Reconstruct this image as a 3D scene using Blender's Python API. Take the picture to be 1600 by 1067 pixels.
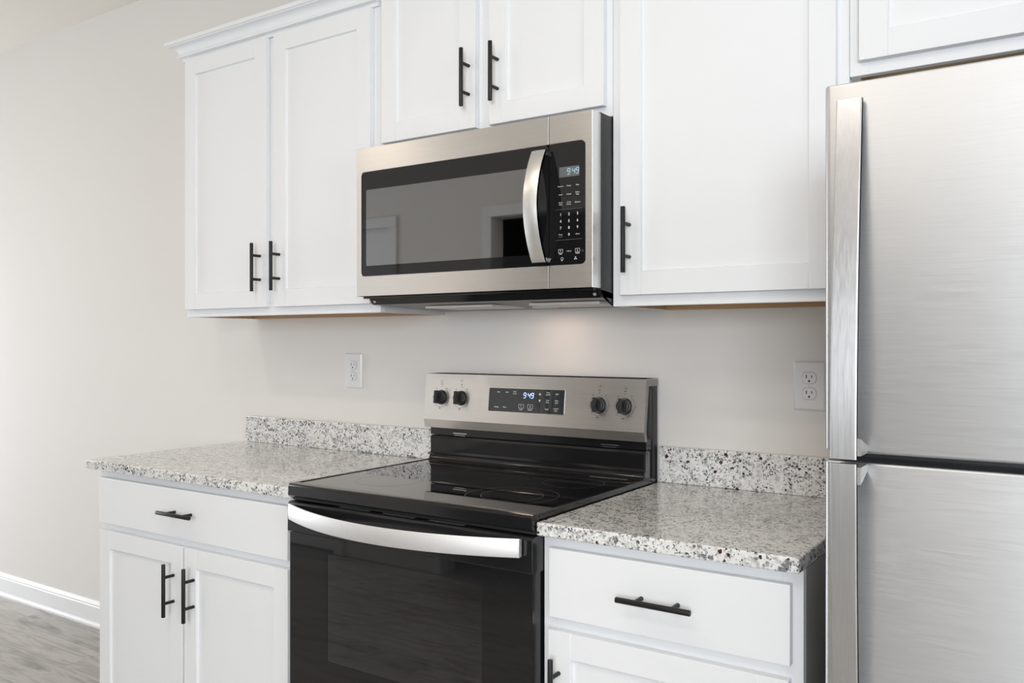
import bpy, bmesh, math, random
from mathutils import Vector, Matrix

random.seed(7)
for o in list(bpy.data.objects):
    bpy.data.objects.remove(o)
S = bpy.context.scene
COL = S.collection

# ------------------------------------------------------------------ camera
cam_d = bpy.data.cameras.new('camera')
cam_d.sensor_width = 36.0
cam_d.lens = 1336.0 * 36.0 / 1600.0
cam_d.clip_start = 0.05
cam = bpy.data.objects.new('camera', cam_d)
COL.objects.link(cam)
cam.location = (1.7285, -2.1822, 1.2920)
cam.rotation_euler = (math.pi / 2, 0.0, 0.5897)
S.camera = cam

# ------------------------------------------------------------------ world, exposure
W = bpy.data.worlds.new('world')
S.world = W
W.use_nodes = True
bg = W.node_tree.nodes['Background']
bg.inputs[0].default_value = (0.86, 0.93, 1.0, 1)
bg.inputs[1].default_value = 1.0
S.view_settings.view_transform = 'Standard'
S.view_settings.look = 'None'
S.view_settings.gamma = 1.0
S.view_settings.exposure = 0.31
S.view_settings.use_curve_mapping = False

# ------------------------------------------------------------------ lights
def area(name, loc, rot, sx, sy, power, color, shape='RECTANGLE', spread=math.pi):
    l = bpy.data.lights.new(name, 'AREA')
    l.shape = shape
    l.size = sx
    if shape == 'RECTANGLE':
        l.size_y = sy
    l.energy = power
    l.color = color
    l.spread = spread
    o = bpy.data.objects.new(name, l)
    o.location = loc
    o.rotation_euler = rot
    COL.objects.link(o)
    return o

R90 = math.pi / 2
# daylight entering through the room's windows, plus an added one on the right
WIN = (0.89, 0.942, 1.0)
area('daylight_living_room', (3.3, -5.92, 1.70), (R90, 0, 0), 1.8, 1.4, 124, WIN)
area('daylight_dining_window', (-4.92, -0.95, 1.05), (R90, 0, -R90), 1.15, 2.0, 50, WIN)
area('added_right_daylight', (5.52, -2.6, 1.70), (R90, 0, R90), 1.8, 1.4, 34, WIN)  # unseen source added to light the kitchen from the right
# ceiling lamps: warm recessed spots, and an added panel standing in for bounced flash
for lx, ly, e in ((0.2, -1.75, 3.5), (0.95, -1.75, 2.5), (-1.3, -1.75, 4.0), (-3.0, -1.6, 3.0), (1.0, -3.9, 1), (3.2, -3.9, 1), (3.6, -1.8, 1)):
    area('recessed_lamp', (lx, ly, 2.755), (0, 0, 0), 0.14, 0.14, e, (1.0, 0.85, 0.68), 'DISK')
area('added_bounce_fill', (1.3, -2.5, 2.74), (0, 0, 0), 1.2, 0.6, 10, (1.0, 0.95, 0.88))
# the lamp under the microwave
area('hood_lamp', (0.46, -0.115, 1.3855), (0, 0, 0), 0.09, 0.04, 0.115, (1.0, 0.72, 0.52))

# ------------------------------------------------------------------ node helpers
def mat(name):
    m = bpy.data.materials.new(name)
    m.use_nodes = True
    n = m.node_tree
    return m, n, n.nodes['Principled BSDF']

def simple(name, col, rough=0.5, metal=0.0, spec=0.5, coat=0.0, bump=0.0, bscale=200):
    m, n, b = mat(name)
    b.inputs['Base Color'].default_value = (*col, 1)
    b.inputs['Roughness'].default_value = rough
    b.inputs['Metallic'].default_value = metal
    b.inputs['Specular IOR Level'].default_value = spec
    b.inputs['Coat Weight'].default_value = coat
    b.inputs['Coat Roughness'].default_value = 0.05
    if bump:
        g = n.nodes.new('ShaderNodeNewGeometry')
        t = n.nodes.new('ShaderNodeTexNoise')
        t.inputs['Scale'].default_value = bscale
        t.inputs['Detail'].default_value = 3
        n.links.new(g.outputs['Position'], t.inputs['Vector'])
        bp = n.nodes.new('ShaderNodeBump')
        bp.inputs['Strength'].default_value = bump
        bp.inputs['Distance'].default_value = 0.001
        n.links.new(t.outputs['Fac'], bp.inputs['Height'])
        n.links.new(bp.outputs['Normal'], b.inputs['Normal'])
    return m

def ramp(n, src, stops, interp='LINEAR'):
    r = n.nodes.new('ShaderNodeValToRGB')
    r.color_ramp.interpolation = interp
    e = r.color_ramp.elements
    while len(e) > 1:
        e.remove(e[-1])
    e[0].position = stops[0][0]
    e[0].color = stops[0][1]
    for p, c in stops[1:]:
        k = e.new(p)
        k.color = c
    if src is not None:
        n.links.new(src, r.inputs[0])
    return r

def mix(n, fac, a, b, blend='MIX'):
    k = n.nodes.new('ShaderNodeMix')
    k.data_type = 'RGBA'
    k.blend_type = blend
    for sock, v in ((k.inputs[0], fac), (k.inputs[6], a), (k.inputs[7], b)):
        if isinstance(v, (int, float)):
            sock.default_value = v
        elif isinstance(v, tuple):
            sock.default_value = v
        else:
            n.links.new(v, sock)
    return k.outputs[2]

def math_n(n, op, a, b=None):
    k = n.nodes.new('ShaderNodeMath')
    k.operation = op
    for i, v in enumerate((a, b)):
        if v is None:
            continue
        if isinstance(v, (int, float)):
            k.inputs[i].default_value = v
        else:
            n.links.new(v, k.inputs[i])
    return k.outputs[0]

def brushed(name, col, rough, grain='X', aniso=0.75, fine=900):
    """brushed stainless steel; grain runs along X or Z"""
    m, n, b = mat(name)
    g = n.nodes.new('ShaderNodeNewGeometry')
    mp = n.nodes.new('ShaderNodeMapping')
    mp.inputs['Scale'].default_value = (6, fine, fine) if grain == 'X' else (fine, fine, 6)
    n.links.new(g.outputs['Position'], mp.inputs['Vector'])
    t = n.nodes.new('ShaderNodeTexNoise')
    t.inputs['Scale'].default_value = 1.0
    t.inputs['Detail'].default_value = 2
    n.links.new(mp.outputs[0], t.inputs['Vector'])
    c1 = tuple(x * 0.965 for x in col) + (1,)
    c2 = tuple(min(1, x * 1.035) for x in col) + (1,)
    r = ramp(n, t.outputs['Fac'], [(0.3, c1), (0.7, c2)])
    n.links.new(r.outputs[0], b.inputs['Base Color'])
    rr = ramp(n, t.outputs['Fac'], [(0.3, (rough * 0.92,) * 3 + (1,)), (0.7, (rough * 1.08,) * 3 + (1,))])
    n.links.new(rr.outputs[0], b.inputs['Roughness'])
    b.inputs['Metallic'].default_value = 1.0
    b.inputs['Anisotropic'].default_value = aniso
    cv = n.nodes.new('ShaderNodeCombineXYZ')
    cv.inputs[2 if grain == 'X' else 0].default_value = 1.0
    n.links.new(cv.outputs[0], b.inputs['Tangent'])
    return m

def granite():
    m, n, b = mat('speckled_granite')
    g = n.nodes.new('ShaderNodeNewGeometry')
    P = g.outputs['Position']
    # warp the coordinates a little so that the grains are irregular
    wn = n.nodes.new('ShaderNodeTexNoise')
    wn.inputs['Scale'].default_value = 160
    wn.inputs['Detail'].default_value = 2
    n.links.new(P, wn.inputs['Vector'])
    sub = n.nodes.new('ShaderNodeVectorMath'); sub.operation = 'SUBTRACT'
    n.links.new(wn.outputs['Color'], sub.inputs[0]); sub.inputs[1].default_value = (0.5, 0.5, 0.5)
    sc = n.nodes.new('ShaderNodeVectorMath'); sc.operation = 'SCALE'
    n.links.new(sub.outputs[0], sc.inputs[0]); sc.inputs['Scale'].default_value = 0.009
    ad = n.nodes.new('ShaderNodeVectorMath'); ad.operation = 'ADD'
    n.links.new(P, ad.inputs[0]); n.links.new(sc.outputs[0], ad.inputs[1])
    V = ad.outputs[0]
    def noise(scale, detail=4, rough=0.6, vec=V):
        t = n.nodes.new('ShaderNodeTexNoise')
        t.inputs['Scale'].default_value = scale
        t.inputs['Detail'].default_value = detail
        t.inputs['Roughness'].default_value = rough
        n.links.new(vec, t.inputs['Vector'])
        return t.outputs['Fac']
    def cells(scale, vec=V):
        v = n.nodes.new('ShaderNodeTexVoronoi')
        v.inputs['Scale'].default_value = scale
        n.links.new(vec, v.inputs['Vector'])
        s = n.nodes.new('ShaderNodeSeparateColor')
        n.links.new(v.outputs['Color'], s.inputs[0])
        return v.outputs['Distance'], s.outputs[0], s.outputs[1]
    def flecks(scale, share, size, cluster=None):
        d, c1, c2 = cells(scale)
        pick = math_n(n, 'GREATER_THAN', c1, 1 - share)
        # size varies from cell to cell
        lim = math_n(n, 'MULTIPLY', math_n(n, 'ADD', math_n(n, 'MULTIPLY', c2, 0.6), 0.55), size)
        body = math_n(n, 'LESS_THAN', d, lim)
        f = math_n(n, 'MULTIPLY', pick, body)
        if cluster is not None:
            f = math_n(n, 'MULTIPLY', f, cluster)
        return f
    base = ramp(n, noise(42, 6, 0.7), [(0.28, (0.33, 0.33, 0.335, 1)), (0.42, (0.62, 0.62, 0.61, 1)),
                                       (0.50, (0.82, 0.82, 0.81, 1)), (0.70, (0.74, 0.735, 0.725, 1))])
    col = base.outputs[0]
    tan = ramp(n, noise(15, 3, 0.5), [(0.58, (0, 0, 0, 1)), (0.70, (1, 1, 1, 1))])
    col = mix(n, math_n(n, 'MULTIPLY', tan.outputs[0], 0.18), col, (0.56, 0.50, 0.42, 1))
    # grey quartz and white feldspar grains
    col = mix(n, math_n(n, 'MULTIPLY', flecks(130, 0.28, 0.50), 0.50), col, (0.33, 0.335, 0.35, 1))
    col = mix(n, math_n(n, 'MULTIPLY', flecks(185, 0.30, 0.60), 0.8), col, (0.90, 0.90, 0.885, 1))
    # clustered dark mica
    cl = ramp(n, noise(24, 4, 0.6), [(0.44, (0, 0, 0, 1)), (0.50, (1, 1, 1, 1))]).outputs[0]
    cl2 = ramp(n, noise(40, 4, 0.6), [(0.42, (0, 0, 0, 1)), (0.50, (1, 1, 1, 1))]).outputs[0]
    col = mix(n, math_n(n, 'MULTIPLY', flecks(145, 0.46, 0.56, cl), 0.82), col, (0.13, 0.135, 0.155, 1))
    col = mix(n, flecks(270, 0.27, 0.52, cl2), col, (0.04, 0.04, 0.045, 1))
    col = mix(n, flecks(120, 0.24, 0.38, cl), col, (0.025, 0.025, 0.03, 1))
    # garnets
    gz = ramp(n, noise(7, 2, 0.5, P), [(0.60, (0, 0, 0, 1)), (0.62, (1, 1, 1, 1))]).outputs[0]
    for c0, rad in (((.905, -.01, .965), .125), ((1.19, -.65, .895), .05)):
        dv = n.nodes.new('ShaderNodeVectorMath'); dv.operation = 'DISTANCE'
        n.links.new(P, dv.inputs[0]); dv.inputs[1].default_value = c0
        gz = math_n(n, 'MAXIMUM', gz, math_n(n, 'LESS_THAN', dv.outputs['Value'], rad))
    col = mix(n, flecks(66, 0.13, 0.34, gz), col, (0.07, 0.02, 0.026, 1))
    n.links.new(col, b.inputs['Base Color'])
    b.inputs['Roughness'].default_value = 0.09
    b.inputs['Specular IOR Level'].default_value = 0.55
    return m

def wood_floor():
    m, n, b = mat('grey_wood_plank')
    g = n.nodes.new('ShaderNodeNewGeometry')
    br = n.nodes.new('ShaderNodeTexBrick')
    br.offset = 0.37
    br.inputs['Color1'].default_value = (0.1, 0.1, 0.1, 1)
    br.inputs['Color2'].default_value = (0.9, 0.9, 0.9, 1)
    br.inputs['Mortar'].default_value = (0.5, 0.5, 0.5, 1)
    br.inputs['Scale'].default_value = 1.0
    br.inputs['Mortar Size'].default_value = 0.0012
    br.inputs['Brick Width'].default_value = 1.2
    br.inputs['Row Height'].default_value = 0.18
    n.links.new(g.outputs['Position'], br.inputs['Vector'])
    sep = n.nodes.new('ShaderNodeSeparateColor')
    n.links.new(br.outputs['Color'], sep.inputs[0])
    cb = n.nodes.new('ShaderNodeCombineXYZ')
    n.links.new(math_n(n, 'MULTIPLY', sep.outputs[0], 7.0), cb.inputs[0])
    n.links.new(math_n(n, 'MULTIPLY', sep.outputs[0], 3.0), cb.inputs[2])
    ad = n.nodes.new('ShaderNodeVectorMath'); ad.operation = 'ADD'
    n.links.new(g.outputs['Position'], ad.inputs[0]); n.links.new(cb.outputs[0], ad.inputs[1])
    mp = n.nodes.new('ShaderNodeMapping')
    mp.inputs['Scale'].default_value = (1.3, 9, 1)
    n.links.new(ad.outputs[0], mp.inputs['Vector'])
    t = n.nodes.new('ShaderNodeTexNoise')
    t.inputs['Scale'].default_value = 2.2
    t.inputs['Detail'].default_value = 8
    t.inputs['Roughness'].default_value = 0.6
    t.inputs['Distortion'].default_value = 1.6
    n.links.new(mp.outputs[0], t.inputs['Vector'])
    r = ramp(n, t.outputs['Fac'], [(0.28, (0.20, 0.19, 0.175, 1)), (0.42, (0.33, 0.32, 0.30, 1)),
                                   (0.55, (0.44, 0.42, 0.395, 1)), (0.72, (0.36, 0.345, 0.325, 1))])
    tone = ramp(n, sep.outputs[0], [(0.0, (0.86, 0.86, 0.86, 1)), (1.0, (1.12, 1.11, 1.09, 1))])
    c = mix(n, 1.0, r.outputs[0], tone.outputs[0], 'MULTIPLY')
    c = mix(n, math_n(n, 'MULTIPLY', br.outputs['Fac'], 0.6), c, (0.12, 0.11, 0.10, 1))
    n.links.new(c, b.inputs['Base Color'])
    b.inputs['Roughness'].default_value = 0.42
    return m

def plywood():
    m, n, b = mat('raw_plywood')
    g = n.nodes.new('ShaderNodeNewGeometry')
    mp = n.nodes.new('ShaderNodeMapping')
    mp.inputs['Scale'].default_value = (3, 60, 60)
    n.links.new(g.outputs['Position'], mp.inputs['Vector'])
    t = n.nodes.new('ShaderNodeTexNoise')
    t.inputs['Scale'].default_value = 1.5
    t.inputs['Detail'].default_value = 5
    n.links.new(mp.outputs[0], t.inputs['Vector'])
    r = ramp(n, t.outputs['Fac'], [(0.3, (0.42, 0.26, 0.13, 1)), (0.7, (0.60, 0.40, 0.22, 1))])
    n.links.new(r.outputs[0], b.inputs['Base Color'])
    b.inputs['Roughness'].default_value = 0.6
    return m

def window_glass(name, tint, gloss_fac, ior=1.5):
    """dark tinted glass one can look through"""
    m, n, b = mat(name)
    n.nodes.remove(b)
    out = n.nodes['Material Output']
    tr = n.nodes.new('ShaderNodeBsdfTransparent')
    tr.inputs[0].default_value = (*tint, 1)
    gl = n.nodes.new('ShaderNodeBsdfGlossy')
    gl.inputs['Roughness'].default_value = 0.02
    gl.inputs['Color'].default_value = (0.95, 0.97, 1.0, 1)
    fr = n.nodes.new('ShaderNodeFresnel')
    fr.inputs['IOR'].default_value = ior
    f = math_n(n, 'ADD', fr.outputs[0], gloss_fac)
    ms = n.nodes.new('ShaderNodeMixShader')
    n.links.new(f, ms.inputs[0]); n.links.new(tr.outputs[0], ms.inputs[1]); n.links.new(gl.outputs[0], ms.inputs[2])
    n.links.new(ms.outputs[0], out.inputs[0])
    return m

def emissive(name, col, strength):
    m, n, b = mat(name)
    b.inputs['Base Color'].default_value = (0, 0, 0, 1)
    b.inputs['Emission Color'].default_value = (*col, 1)
    b.inputs['Emission Strength'].default_value = strength
    return m

def mesh_screen():
    """the microwave door's perforated shielding: fine vertical rows"""
    m, n, b = mat('microwave_shielding_mesh')
    g = n.nodes.new('ShaderNodeNewGeometry')
    w = n.nodes.new('ShaderNodeTexWave')
    w.wave_type = 'BANDS'; w.bands_direction = 'X'
    w.inputs['Scale'].default_value = 62
    w.inputs['Distortion'].default_value = 0
    n.links.new(g.outputs['Position'], w.inputs['Vector'])
    r = ramp(n, w.outputs['Fac'], [(0.2, (0.10, 0.10, 0.101, 1)), (0.8, (0.135, 0.135, 0.137, 1))])
    n.links.new(r.outputs[0], b.inputs['Base Color'])
    b.inputs['Roughness'].default_value = 0.5
    return m

M = dict(
    wall=simple('warm_white_wall_paint', (0.785, 0.762, 0.735), 0.75, spec=0.25, bump=0.03, bscale=250),
    ceiling=simple('ceiling_paint', (0.785, 0.74, 0.68), 0.9, spec=0.1, bump=0.2, bscale=300),
    trim=simple('white_trim_paint', (0.84, 0.84, 0.85), 0.35),
    cab=simple('white_cabinet_paint', (0.842, 0.857, 0.878), 0.50, spec=0.28),
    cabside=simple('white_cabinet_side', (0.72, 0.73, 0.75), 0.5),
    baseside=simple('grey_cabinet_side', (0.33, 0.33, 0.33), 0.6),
    ply=plywood(),
    handle=simple('matt_black_metal', (0.010, 0.010, 0.011), 0.42, metal=0.0, spec=0.35),
    granite=granite(),
    floor=wood_floor(),
    steel=brushed('brushed_steel', (0.88, 0.865, 0.85), 0.34, 'X', 0.75),
    steelv=brushed('vertical_brushed_steel', (0.58, 0.58, 0.585), 0.33, 'Z', 0.65, 500),
    mwsteel=brushed('microwave_handle_steel', (0.84, 0.84, 0.83), 0.38, 'Z', 0.6, 500),
    fridge=brushed('fridge_steel', (0.635, 0.65, 0.675), 0.42, 'X', 0.7),
    satin=simple('satin_grey_steel', (0.30, 0.29, 0.28), 0.45, metal=0.2),
    hsteel=brushed('oven_handle_steel', (0.90, 0.90, 0.91), 0.60, 'X', 0.2),
    bright=simple('polished_steel_edge', (0.80, 0.80, 0.80), 0.22, metal=1.0),
    fridgebox=simple('grey_fridge_side', (0.30, 0.30, 0.31), 0.55, bump=0.3, bscale=500),
    black=simple('black_enamel', (0.012, 0.012, 0.013), 0.14, spec=0.5),
    blackglass=simple('black_glass', (0.010, 0.010, 0.011), 0.03, spec=0.5),
    blackmatt=simple('matt_black_plastic', (0.016, 0.016, 0.017), 0.42),
    darkgrey=simple('dark_grey_sheet', (0.028, 0.028, 0.030), 0.38),
    cavity=simple('speckled_oven_enamel', (0.38, 0.38, 0.385), 0.35, bump=0.3, bscale=900),
    chrome=simple('rack_chrome', (0.80, 0.77, 0.70), 0.35, metal=0.35),
    ovenglass=window_glass('tinted_oven_glass', (0.85, 0.85, 0.85), 0.035, 1.7),
    mwglass=window_glass('tinted_microwave_glass', (0.80, 0.80, 0.80), 0.16, 2.0),
    screen=mesh_screen(),
    cook=simple('black_ceramic_glass', (0.008, 0.008, 0.009), 0.025, spec=0.95),
    ring=simple('burner_ring_print', (0.15, 0.15, 0.15), 0.25),
    white_ink=simple('white_print', (0.78, 0.78, 0.78), 0.5),
    grey_ink=simple('grey_print', (0.22, 0.22, 0.22), 0.5),
    black_ink=simple('dark_print', (0.035, 0.035, 0.035), 0.5),
    lcd=simple('grey_display_glass', (0.13, 0.135, 0.14), 0.2),
    led_blue=emissive('blue_led_digits', (0.33, 0.45, 1.0), 2.4),
    led_cyan=emissive('pale_blue_led_digits', (0.50, 0.80, 0.95), 0.75),
    plate=simple('white_outlet_plastic', (0.80, 0.80, 0.81), 0.3),
    slot=simple('outlet_slot_dark', (0.02, 0.02, 0.02), 0.6),
    film=simple('protective_film', (0.035, 0.04, 0.042), 0.10, spec=0.7, bump=0.5, bscale=55),
    mesh=simple('aluminium_filter_mesh', (0.80, 0.78, 0.75), 0.4, metal=0.3),
    panelgrey=simple('grey_metal_underside', (0.20, 0.20, 0.20), 0.45),
    dark=simple('dark_room_wall', (0.10, 0.095, 0.09), 0.8),
)

# ------------------------------------------------------------------ mesh helpers
class MB:
    """collects shapes and links them as one mesh object"""
    def __init__(self):
        self.bm = bmesh.new()
        self.mats = []

    def _mi(self, m):
        if m not in self.mats:
            self.mats.append(m)
        return self.mats.index(m)

    def _merge(self, tmp, m, smooth=True):
        mi = self._mi(m)
        for f in tmp.faces:
            f.material_index = mi
            if smooth:
                f.smooth = len(f.verts) <= 4
        me = bpy.data.meshes.new('tmp')
        tmp.to_mesh(me)
        tmp.free()
        n0 = len(self.bm.faces)
        self.bm.from_mesh(me)
        self.bm.faces.ensure_lookup_table()
        for i in range(n0, len(self.bm.faces)):
            self.bm.faces[i].material_index = mi
        bpy.data.meshes.remove(me)

    def box(self, x0, x1, y0, y1, z0, z1, m, bevel=0.0, seg=1):
        t = bmesh.new()
        bmesh.ops.create_cube(t, size=1.0)
        for v in t.verts:
            v.co = Vector((x0 + (v.co.x + .5) * (x1 - x0), y0 + (v.co.y + .5) * (y1 - y0), z0 + (v.co.z + .5) * (z1 - z0)))
        if bevel:
            bmesh.ops.bevel(t, geom=list(t.edges), offset=bevel, segments=seg, profile=0.5, affect='EDGES')
        big = sorted(t.faces, key=lambda f: -f.calc_area())[:6]
        for f in t.faces:
            f.smooth = True
        for f in big:
            f.smooth = False
        self._merge(t, m, False)
        return self

    def cyl(self, a, b, r, m, seg=24, bevel=0.0, r2=None):
        a = Vector(a); b = Vector(b)
        t = bmesh.new()
        L = (b - a).length
        bmesh.ops.create_cone(t, cap_ends=True, segments=seg, radius1=r, radius2=r if r2 is None else r2, depth=L)
        if bevel:
            es = [e for e in t.edges if any(len(f.verts) > 4 for f in e.link_faces)]
            bmesh.ops.bevel(t, geom=es, offset=bevel, segments=2, profile=0.5, affect='EDGES')
        q = Vector((0, 0, 1)).rotation_difference((b - a).normalized())
        mx = Matrix.Translation((a + b) / 2) @ q.to_matrix().to_4x4()
        bmesh.ops.transform(t, matrix=mx, verts=t.verts)
        self._merge(t, m)
        return self

    def prism(self, pts, axis, a0, a1, m, bevel=0.0, seg=2, sides=True):
        """closed outline pts extruded along an axis. axis X: pts=(y,z); Y: pts=(x,z); Z: pts=(x,y)"""
        def P(p, a):
            if axis == 'X': return (a, p[0], p[1])
            if axis == 'Y': return (p[0], a, p[1])
            return (p[0], p[1], a)
        t = bmesh.new()
        A = [t.verts.new(P(p, a0)) for p in pts]
        B = [t.verts.new(P(p, a1)) for p in pts]
        n = len(pts)
        for i in range(n):
            t.faces.new((A[i], A[(i + 1) % n], B[(i + 1) % n], B[i]))
        ca = t.faces.new(A); cb = t.faces.new(list(reversed(B)))
        caps = [ca, cb]
        bmesh.ops.recalc_face_normals(t, faces=t.faces)
        if bevel:
            es = list(ca.edges) + list(cb.edges)
            bmesh.ops.bevel(t, geom=es, offset=bevel, segments=seg, profile=0.5, affect='EDGES')
        for f in t.faces:
            f.smooth = True
        big = max(f.calc_area() for f in t.faces)
        for f in t.faces:
            if f.calc_area() > .30 * big or len(f.verts) > 4:
                f.smooth = False
        self._merge(t, m, False)
        return self

    def quadmesh(self, grid, m, closed=False):
        """grid[i][j] of points joined by quads"""
        t = bmesh.new()
        V = [[t.verts.new(p) for p in row] for row in grid]
        for i in range(len(V) - 1):
            k = len(V[i])
            for j in range(k if closed else k - 1):
                t.faces.new((V[i][j], V[i][(j + 1) % k], V[i + 1][(j + 1) % k], V[i + 1][j]))
        if closed:
            t.faces.new(list(reversed(V[0]))); t.faces.new(V[-1])
        bmesh.ops.recalc_face_normals(t, faces=t.faces)
        self._merge(t, m)
        return self

    def frame(self, x0, x1, z0, z1, hx0, hx1, hz0, hz1, yf, yb, m, ro=0.0, ri=0.0, bevel=0.0):
        """plate in the XZ plane (front yf, back yb) with a hole, both with rounded corners"""
        n = 8
        o = rrect(x0, x1, z0, z1, max(ro, 1e-4), n)
        h = rrect(hx0, hx1, hz0, hz1, max(ri, 1e-4), n)
        if bevel:
            o1 = rrect(x0 + bevel, x1 - bevel, z0 + bevel, z1 - bevel, max(ro - bevel, 1e-4), n)
            rings = [[(p[0], yb, p[1]) for p in o], [(p[0], yf + bevel, p[1]) for p in o], [(p[0], yf, p[1]) for p in o1]]
        else:
            rings = [[(p[0], yb, p[1]) for p in o], [(p[0], yf, p[1]) for p in o]]
        rings += [[(p[0], yf, p[1]) for p in h], [(p[0], yb, p[1]) for p in h]]
        t = bmesh.new()
        V = [[t.verts.new(p) for p in row] for row in rings]
        V.append(V[0])
        for i in range(len(V) - 1):
            k = len(V[i])
            for j in range(k):
                t.faces.new((V[i][j], V[i][(j + 1) % k], V[i + 1][(j + 1) % k], V[i + 1][j]))
        bmesh.ops.recalc_face_normals(t, faces=t.faces)
        self._merge(t, m)
        return self

    def text(self, s, size, origin, m, ax=(1, 0, 0), up=(0, 0, 1), depth=0.0002, align='CENTER', bold=0.0):
        cu = bpy.data.curves.new('t', 'FONT')
        cu.body = s
        cu.size = size
        cu.align_x = align
        cu.align_y = 'CENTER'
        cu.extrude = depth
        cu.offset = bold
        cu.resolution_u = 2
        o = bpy.data.objects.new('t', cu)
        COL.objects.link(o)
        bpy.context.view_layer.update()
        dg = bpy.context.evaluated_depsgraph_get()
        me = bpy.data.meshes.new_from_object(o.evaluated_get(dg))
        ax = Vector(ax).normalized(); up = Vector(up).normalized(); nn = ax.cross(up)
        mx = Matrix((ax, up, nn)).transposed().to_4x4()
        mx.translation = Vector(origin)
        me.transform(mx)
        t = bmesh.new(); t.from_mesh(me)
        bpy.data.objects.remove(o); bpy.data.curves.remove(cu); bpy.data.meshes.remove(me)
        self._merge(t, m)
        return self

    def build(self, name, parent=None, smooth=35):
        me = bpy.data.meshes.new(name)
        if smooth:
            lim = math.radians(smooth)
            for e in self.bm.edges:
                if len(e.link_faces) == 2:
                    e.smooth = e.calc_face_angle(0.0) < lim
                else:
                    e.smooth = False
        self.bm.to_mesh(me)
        self.bm.free()
        for m in self.mats:
            me.materials.append(m)
        if not smooth:
            for p in me.polygons:
                p.use_smooth = False
        o = bpy.data.objects.new(name, me)
        COL.objects.link(o)
        if parent is not None:
            o.parent = parent
            # geometry is written in world coordinates: cancel the parents' offsets
            off = Vector((0, 0, 0))
            p = parent
            while p is not None:
                off += Vector(p.location)
                p = p.parent
            me.transform(Matrix.Translation(-off))
        return o


def rrect(x0, x1, z0, z1, r, n=8):
    pts = []
    for cx, cz, a0 in ((x1 - r, z1 - r, 0), (x0 + r, z1 - r, 90), (x0 + r, z0 + r, 180), (x1 - r, z0 + r, 270)):
        for i in range(n + 1):
            a = math.radians(a0 + 90 * i / n)
            pts.append((cx + r * math.cos(a), cz + r * math.sin(a)))
    return pts


def thing(name, loc, label, cat, group=None):
    o = bpy.data.objects.new(name, None)
    o.location = loc
    o.empty_display_size = 0.1
    COL.objects.link(o)
    o['label'] = label
    o['category'] = cat
    if group:
        o['group'] = group
    return o

def tag(o, label, cat, group=None):
    o['label'] = label
    o['category'] = cat
    if group:
        o['group'] = group
    return o

def struct(o):
    o['kind'] = 'structure'
    return o

# ------------------------------------------------------------------ the room
CEIL = 2.77
XL, XR = -5.0, 5.6          # left and right end of the open room
YF = -6.0                   # wall with the living room windows
XK = 2.75                   # kitchen side wall right of the refrigerator
struct(MB().box(XL - .12, XR + .12, YF - .12, .12, -0.06, 0.0, M['floor']).build('floor', smooth=0))
struct(MB().box(XL - .12, XR + .12, YF - .12, .12, CEIL, CEIL + .08, M['ceiling']).build('ceiling', smooth=0))
struct(MB().box(XL - .12, XR + .12, 0.0, .12, 0.0, CEIL, M['wall']).build('wall_back', smooth=0))
w = MB()
w.box(XR, XR + .12, YF, -3.5, 0, CEIL, M['wall']); w.box(XR, XR + .12, -1.7, 0, 0, CEIL, M['wall'])
w.box(XR, XR + .12, -3.5, -1.7, 0, 1.0, M['wall']); w.box(XR, XR + .12, -3.5, -1.7, 2.4, CEIL, M['wall'])
struct(w.build('wall_right', smooth=0))
struct(MB().box(XK, XK + .12, -0.95, 0.0, 0.0, CEIL, M['wall']).build('wall_kitchen', smooth=0))
# left wall with the dining window
w = MB()
w.box(XL - .12, XL, YF, -1.55, 0, CEIL, M['wall']); w.box(XL - .12, XL, -.35, 0, 0, CEIL, M['wall'])
w.box(XL - .12, XL, -1.55, -.35, 2.08, CEIL, M['wall'])
struct(w.build('wall_left', smooth=0))
# front wall with the living room windows
w = MB()
for a, b_ in ((XL - .12, 2.4), (4.2, XR + .12)):
    w.box(a, b_, YF - .12, YF, 0, CEIL, M['wall'])
for a, b_ in ((2.4, 4.2),):
    w.box(a, b_, YF - .12, YF, 0, 1.0, M['wall']); w.box(a, b_, YF - .12, YF, 2.4, CEIL, M['wall'])
struct(w.build('wall_front', smooth=0))

def window(name, plane, c, a0, a1, z0, z1, cuts):
    f = MB()
    t = 0.05
    def bx(u0, u1, v0, v1):
        if plane == 'Y': f.box(u0, u1, c - .03, c + .03, v0, v1, M['trim'], .003)
        else: f.box(c - .03, c + .03, u0, u1, v0, v1, M['trim'], .003)
    bx(a0, a1, z0, z0 + t); bx(a0, a1, z1 - t, z1)
    for k in range(cuts + 1):
        u = a0 + (a1 - a0 - t) * k / cuts
        bx(u, u + t, z0 + t, z1 - t)
    bx(a0 + t, a1 - t, (z0 + z1) / 2 - .02, (z0 + z1) / 2 + .02)
    return struct(f.build(name, smooth=0))
window('window_1', 'Y', YF - .06, 2.4, 4.2, 1.0, 2.4, 2)
window('added_window_2', 'X', XR + .06, -3.5, -1.7, 1.0, 2.4, 2)  # unseen window, put in for the added light from the right
window('window_3', 'X', XL - .06, -1.55, -.35, 0, 2.08, 1)

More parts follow.
